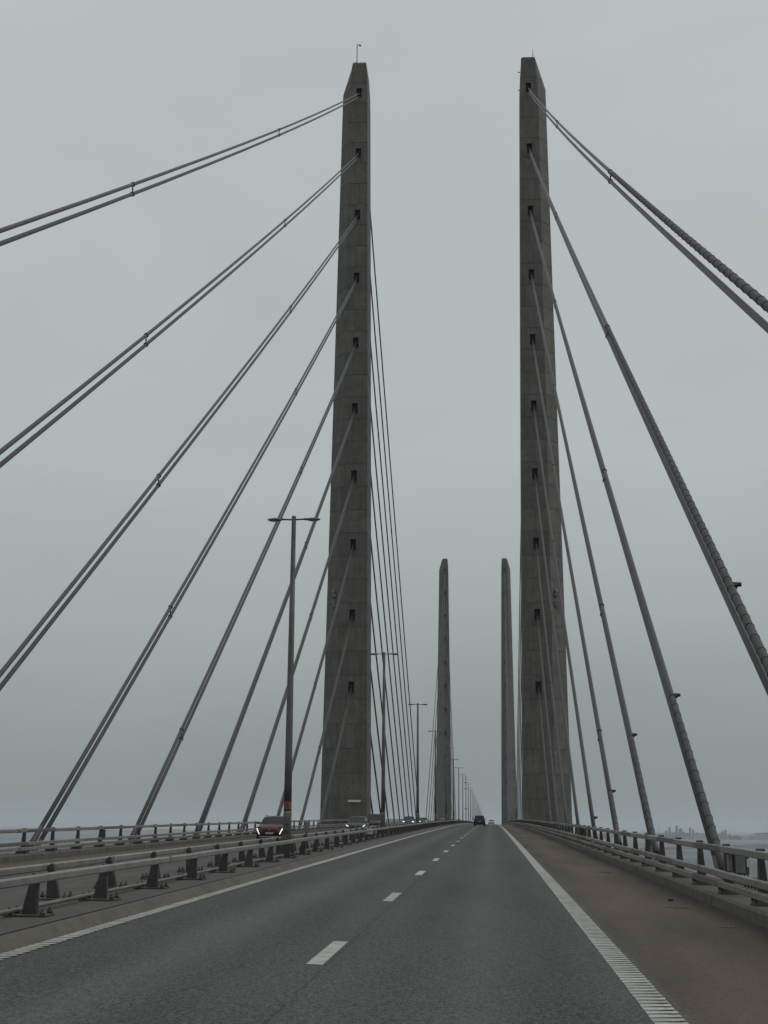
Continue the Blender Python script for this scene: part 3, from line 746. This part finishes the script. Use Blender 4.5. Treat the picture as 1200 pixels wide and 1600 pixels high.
    # face
    if facing < 0:
        gz = bonnet - .36
        link('grille', MB().box((0, hl - .015, gz), (W * .44, .05, .19)).mesh('grille', M_dark, bevel=.015), o)
        link('emblem', MB().tube([(0, hl - .03, gz + .05), (0, hl + .022, gz + .05)], .055, 10).mesh('emblem', M_rim), o)
        link('lower_grille', MB().box((0, hl - .045, .37), (W * .56, .08, .14)).mesh('lower_grille', M_dark, bevel=.015), o)
        link('number_plate', MB().box((0, hl + .015, gz - .165), (.52, .02, .11)).mesh('number_plate', M_plate), o)
        for s in (-1, 1):
            if lights == 'claw':
                link('headlamp', MB().box((s * hw * .80, hl - .14, bonnet - .20), (.30, .1, .12)).mesh('headlamp', M_dark, bevel=.02), o)
                link('running_light', MB().hexa([(s * (hw * .70), hl + .03, .42), (s * (hw * .70 + .055), hl + .01, .42), (s * (hw * .70), hl - .17, .42), (s * (hw * .70 + .055), hl - .19, .42),
                      (s * (hw * .89), hl + .01, bonnet - .22), (s * (hw * .89 + .055), hl - .02, bonnet - .22), (s * (hw * .89), hl - .2, bonnet - .22), (s * (hw * .89 + .055), hl - .2, bonnet - .22)]).mesh('running_light', M_drl), o)
            elif lights == 'slash':
                link('headlamp', MB().box((s * hw * .78, hl - .13, bonnet - .22), (.36, .1, .16), Matrix.Rotation(-s * .35, 3, 'Y')).mesh('headlamp', M_dark, bevel=.02), o)
                link('running_light', MB().box((s * hw * .80, hl - .075, bonnet - .25), (.30, .06, .075), Matrix.Rotation(-s * .62, 3, 'Y')).mesh('running_light', M_drl), o)
            else:
                link('headlamp', MB().ellipsoid((s * hw * .76, hl - .09, bonnet - .20), (.34, .14, .15), 12, 6).mesh('headlamp', M_head if lights == 'on' else M_box), o)
        if lights == 'claw': link('bumper_strip', MB().box((0, hl - .02, .255), (W * .72, .08, .05)).mesh('bumper_strip', M_plate, bevel=.01), o)
        link('bumper_skirt', MB().box((0, hl - .12, .24 if clr > .2 else .2), (W * .84, .14, .12)).mesh('bumper_skirt', M_dark, bevel=.02), o)
    else:
        link('rear_bumper', MB().box((0, -hl + .05, .42), (W * .86, .12, .20)).mesh('rear_bumper', M_dark, bevel=.03), o)
        link('number_plate', MB().box((0, -hl - .012, .70), (.5, .02, .11)).mesh('number_plate', M_plate), o)
        for s in (-1, 1): link('tail_lamp', MB().box((s * hw * .78, -hl + .07, belt - .17), (.26, .1, .15)).mesh('tail_lamp', M_tail, bevel=.02), o)
    return o
P_red = paintm('paint_dark_red', (0.075, 0.007, 0.011)); P_grey = paintm('paint_grey', (0.035, 0.039, 0.043)); P_black = paintm('paint_black', (0.014, 0.015, 0.017))
P_dkg = paintm('paint_dark_green_grey', (0.022, 0.026, 0.026)); P_silver = paintm('paint_silver', (0.30, 0.31, 0.32)); P_wht = paintm('paint_white', (0.52, 0.53, 0.53)); P_br = paintm('paint_red', (0.24, 0.035, 0.035))
make_car('red SUV with slanted white running lights driving in the oncoming lanes beside the lamp post', -6.9, 95, -1, 'suv', P_red, 'claw', 'oncoming cars', roof=P_black)
make_car('grey hatchback with angled bright running lights ahead of the dark SUV', -4.6, 130, -1, 'hatch', P_grey, 'slash', 'oncoming cars')
make_car('tall dark SUV following the grey hatchback, partly behind a lamp post', -4.55, 148, -1, 'mpv', P_dkg, 'off', 'oncoming cars', W=1.95)
make_car('black oncoming car with lit headlamps just before the third lamp post', -4.95, 218, -1, 'sedan', P_black, 'on', 'oncoming cars', W=1.85)
make_car('black oncoming car with lit headlamps just past the third lamp post', -6.5, 298, -1, 'hatch', P_black, 'on', 'oncoming cars')
make_car('silver oncoming car in front of the foot of the far tower', -5.6, 388, -1, 'hatch', P_silver, 'off', 'oncoming cars')
make_car('small red oncoming car with one bright headlamp by the edge of the far tower', -4.1, 436, -1, 'hatch', P_br, 'on', 'oncoming cars')
make_car('dark oncoming car tiny on the crest between distant lamp posts', -4.0, 510, -1, 'mpv', P_dkg, 'off', 'oncoming cars')
make_car('black people carrier seen from behind near the lane dashes', 5.55, 236, 1, 'mpv', P_black, 'off', 'cars driving away', W=1.86)
make_car('white car seen from behind on the crest of the road', 7.5, 462, 1, 'hatch', P_wht, 'off', 'cars driving away')

# ------------------------------------------------------------------ small things along the shoulder railing
Yc = 31.2; zc = zr(Yc) + KTOP_R
o = empty('control_cabinet', (12.72, Yc, zc + .42)); tag(o, 'small grey control box with loose cables hung on the shoulder railing beside a stay cable', 'control box')
link('box', MB().box((0, 0, .24), (.30, .30, .44)).mesh('box', M_boxd, bevel=.015), o)
link('door', MB().box((-.03, -.16, .24), (.20, .02, .38)).mesh('door', M_box, bevel=.008), o)
link('side_box', MB().box((-.215, .05, .26), (.10, .2, .36)).mesh('side_box', M_box, bevel=.012), o)
link('label', MB().box((.12, -.165, .26), (.035, .012, .16)).mesh('label', M_white), o)
link('top_clip', MB().box((0, -.03, .49), (.26, .1, .05)).mesh('top_clip', M_white), o)
for i in range(4):
    x0 = -.08 + .07 * i
    link('cable', MB().tube([(x0, 0, .02), (x0 + .03, -.05, -.10), (x0 + .09, -.06, -.13), (x0 + .12, -.02, -.04), (x0 + .16, 0, -.3 - .05 * i), (x0 + .1, .05, -.40)], .016, 6).mesh('cable', M_dark), o)
o = empty('hose', (12.62, 24.6, zr(24.6) + KTOP_R)); tag(o, 'short green and black cable end lying on the kerb under the railing', 'cable')
link('sheath', MB().tube([(-.35, .9, .10), (-.1, .5, .05), (.02, .1, .05)], .06, 8).mesh('sheath', M_dark), o)
M_green = mat('green_sleeve', (.03, .16, .075), .5, var=.2)
link('green_sleeve', MB().tube([(.0, .12, .09), (.06, -.1, .08), (.16, -.3, .06)], .05, 8).mesh('green_sleeve', M_green), o)
link('white_tag', MB().box((-.02, .2, .12), (.18, .25, .02)).mesh('white_tag', M_white), o)
Yc = 80.0; zc = zr(Yc) + KTOP_R
o = empty('warning_lamp', (12.75, Yc + .3, zc)); tag(o, 'yellow covered lamp unit strapped to the shoulder railing', 'warning lamp')
link('housing', MB().box((0, 0, .62), (.34, .3, .72)).mesh('housing', M_yel, bevel=.05), o)
link('top', MB().box((0, 0, 1.02), (.26, .22, .12)).mesh('top', M_white, bevel=.03), o)
link('bracket', MB().box((-.28, 0, .55), (.14, .2, .8)).mesh('bracket', M_dark), o)
link('stand', MB().box((0, 0, .13), (.12, .12, .26)).mesh('stand', M_post), o)
# notice plate on the far railing
Yn = 71.6
o = empty('notice_plate', (-12.1, Yn, zr(Yn) + KTOP_L)); tag(o, 'small dark square plate on a post of the railing beyond the oncoming lanes', 'plate')
link('plate', MB().box((0, 0, .66), (.30, .03, .42)).mesh('plate', M_boxd, bevel=.01), o); link('backing', MB().box((-.05, .03, .66), (.1, .03, .5)).mesh('backing', M_post), o)
# drain slots and litter on the shoulder
def on(X, Y, dz): return (X, Y, zt(X, Y) + dz)
for X, Y, lab in ((11.25, 30.7, 'dark iron drain grate on the brown shoulder close to the kerb'), (11.1, 48.2, 'dark iron drain grate farther along the brown shoulder'), (11.1, 66, 'dark iron drain grate on the brown shoulder before the yellow lamp unit')):
    o = empty('drain_grate', on(X, Y, 0)); tag(o, lab, 'drain', 'shoulder drains')
    link('frame', MB().box((0, 0, .004), (.52, .36, .006)).mesh('frame', M_dark), o)
    for j in range(5): link('bar', MB().box((-.2 + .1 * j, 0, .010), (.03, .32, .008)).mesh('bar', M_post), o)
o = empty('twig', on(11.5, 25.4, .01), (math.atan(.01), math.atan(.025), .2)); tag(o, 'thin pale broken strip lying on the brown shoulder near the kerb', 'litter')
link('stick', MB().tube([(-.16, 0, .01), (0, .02, .012), (.12, .0, .012)], .008, 5).mesh('stick', M_box), o)
link('prong', MB().tube([(.05, .01, .012), (.14, .14, .03)], .008, 5).mesh('prong', M_box), o)
o = empty('debris', on(11.5, 33.1, 0)); tag(o, 'small dark lump of debris on the brown shoulder behind the drain', 'debris')
for j in range(4):
    a = random.uniform(0, 6.28); link('lump', MB().ellipsoid((.07 * math.cos(a), .1 * math.sin(a), .025), (.12, .14, .07), 7, 5).mesh('lump', M_postb), o)

# ------------------------------------------------------------------ far shores and city
M_land = mat('far_land', (0.042, 0.052, 0.046), 0.95, var=0.45, scale=0.004, fine=.3, fscale=.02)
M_isle = mat('island_scrub', (0.042, 0.050, 0.034), 0.95, var=0.35, scale=0.006, fine=.3, fscale=.03)
def land(name, line_near, line_far, h0, h1, m, seed, nx=80, ny=8):
    """low ground between two shorelines; heights uneven"""
    vs = []; fs = []
    for j in range(ny + 1):
        v = j / ny
        for i in range(nx + 1):
            u = i / nx
            a = line_near(u); b = line_far(u); x = a[0] + (b[0] - a[0]) * v; y = a[1] + (b[1] - a[1]) * v
            e = min(1, v * 4, (1 - v) * 5, u * 18, (1 - u) * 18)
            z = SEA - .6 + e * (h0 + (h1 - h0) * v) * (.55 + .9 * noise.fractal(Vector((x * .0016, y * .0016, seed)), 1.0, 2.0, 4)  )
            if e > .2: z += 3.0 * noise.noise(Vector((x * .02, y * .02, seed)))
            vs.append((x, y, max(z, SEA - .6)))
    for j in range(ny):
        for i in range(nx): q = j * (nx + 1) + i; fs.append((q, q + 1, q + nx + 2, q + nx + 1))
    return tag(link(name, MB().add(vs, fs, True).mesh(name, m)), kind='structure')
def seg(a, b, wob=0, s=0): 
    def f(u): return (a[0] + (b[0] - a[0]) * u, a[1] + (b[1] - a[1]) * u + wob * noise.noise(Vector((u * 6, s, 0))))
    return f
land('coast', seg((-600, 9600), (3200, 8300), 120, 1), seg((-900, 12500), (4200, 11000)), 4, 46, M_land, 3.1)
land('island', seg((380, 4250), (1500, 5700), 120, 2), seg((560, 4950), (1900, 6900), 120, 5), 7, 12, M_isle, 8.7, 90, 6)
land('coast', seg((-6200, 11800), (-1300, 10900), 100, 4), seg((-6600, 13500), (-1300, 12500)), 5, 42, M_land, 5.5)
M_b1 = mat('far_building_grey', (0.13, 0.14, 0.15), .8, var=.2, scale=.05, objvar=.25)
M_b2 = mat('far_building_pale', (0.24, 0.24, 0.235), .8, var=.2, scale=.05, objvar=.25)
M_b3 = mat('far_building_dark', (0.05, 0.06, 0.075), .8, var=.2, scale=.05, objvar=.2)
M_win = mat('far_windows', (0.06, 0.07, 0.085), .3, var=.2, scale=.2)
def building(label, x, y, wd, dp, ht, m, group=None, z0=SEA + 10, floors=None):
    o = empty('building', (x, y, z0)); tag(o, label, 'building', group)
    link('wall', MB().box((0, 0, ht / 2 - 6), (wd, dp, ht + 12)).mesh('wall', m), o)
    link('roof_plant', MB().box((wd * .1, 0, ht + max(1.5, ht * .03) - .2), (wd * .45, dp * .5, max(3, ht * .06))).mesh('roof_plant', m), o)
    n = floors or max(2, int(ht / 9))
    mb = MB()
    for i in range(n): mb.box((0, -dp / 2 - .15, (i + .6) * ht / n), (wd * .86, .6, ht / n * .42))
    link('window_band', mb.mesh('window_band', M_win), o)
for lab, x, wd, top, m in (('slim grey tower block left of the tallest on the far city skyline', 1102, 15, 11, M_b1), ('tallest tower block on the far city skyline', 1145, 15, 21, M_b1),
                           ('broad mid-height block just right of the tallest tower on the far skyline', 1169, 24, 3.5, M_b1), ('tower block with a lower one tucked beside it on the far skyline', 1227, 14, 10, M_b1),
                           ('lower tower tucked beside another on the far skyline', 1245, 12, 0, M_b1), ('small lone tower showing past the thick banded stay', 1440, 16, -2, M_b1),
                           ('short block beside the lone tower past the thick banded stay', 1421, 10, -10, M_b1), ('low slab left of the skyline towers', 1080, 12, -9, M_b1)):
    building(lab, x, 9000, wd * .9, 18, top - 4 - (SEA + 10), m)
o = empty('mast', (1040, 9000, SEA + 8)); tag(o, 'thin lattice mast standing left of the far city towers', 'mast')
link('shaft', MB().tube([(0, 0, 0), (0, 0, 72)], [1.6, .6], 6).mesh('shaft', M_b3), o); link('arm', MB().box((0, 0, 50), (5, 1, 1)).mesh('arm', M_b3), o)
rb = random.Random(11)
for i in range(46):
    x = rb.uniform(560, 1950); y = rb.uniform(8950, 9900); ht = rb.uniform(8, 26) ; wd = rb.uniform(15, 70)
    mm_ = rb.choice(((M_b1, 'grey'), (M_b2, 'pale'), (M_b2, 'pale'), (M_b3, 'dark')))
    building('low ' + mm_[1] + ' building in the hazy waterfront sprawl below the skyline towers', x, y, wd, 20, ht, mm_[0], 'low waterfront buildings', z0=SEA + 6 + (y - 8950) * .014)
building('long dark blue-grey shed on the far waterfront past the thick banded stay', 1480, 8900, 72, 30, 15, M_b3, z0=SEA + 4, floors=1)
building('long pale hall on the far waterfront by the picture edge of the skyline', 1680, 8980, 130, 40, 26, M_b2, z0=SEA + 14, floors=2)

# ------------------------------------------------------------------ hazy air
mh = bpy.data.materials.new('hazy_air'); mh.use_nodes = True; t = mh.node_tree; t.nodes.clear()
oo = N(t, 'ShaderNodeOutputMaterial'); pv = N(t, 'ShaderNodeVolumePrincipled')
pv.inputs['Color'].default_value = (0.86, 0.93, 0.98, 1); pv.inputs['Density'].default_value = 7e-5; pv.inputs['Anisotropy'].default_value = 0.1
t.links.new(pv.outputs[0], oo.inputs['Volume'])
hz = link('haze', MB().box((0, 6500, (SEA - 2 + 146) / 2), (44000, 45000, 146 - SEA + 2)).mesh('haze', mh)); hz['kind'] = 'stuff'
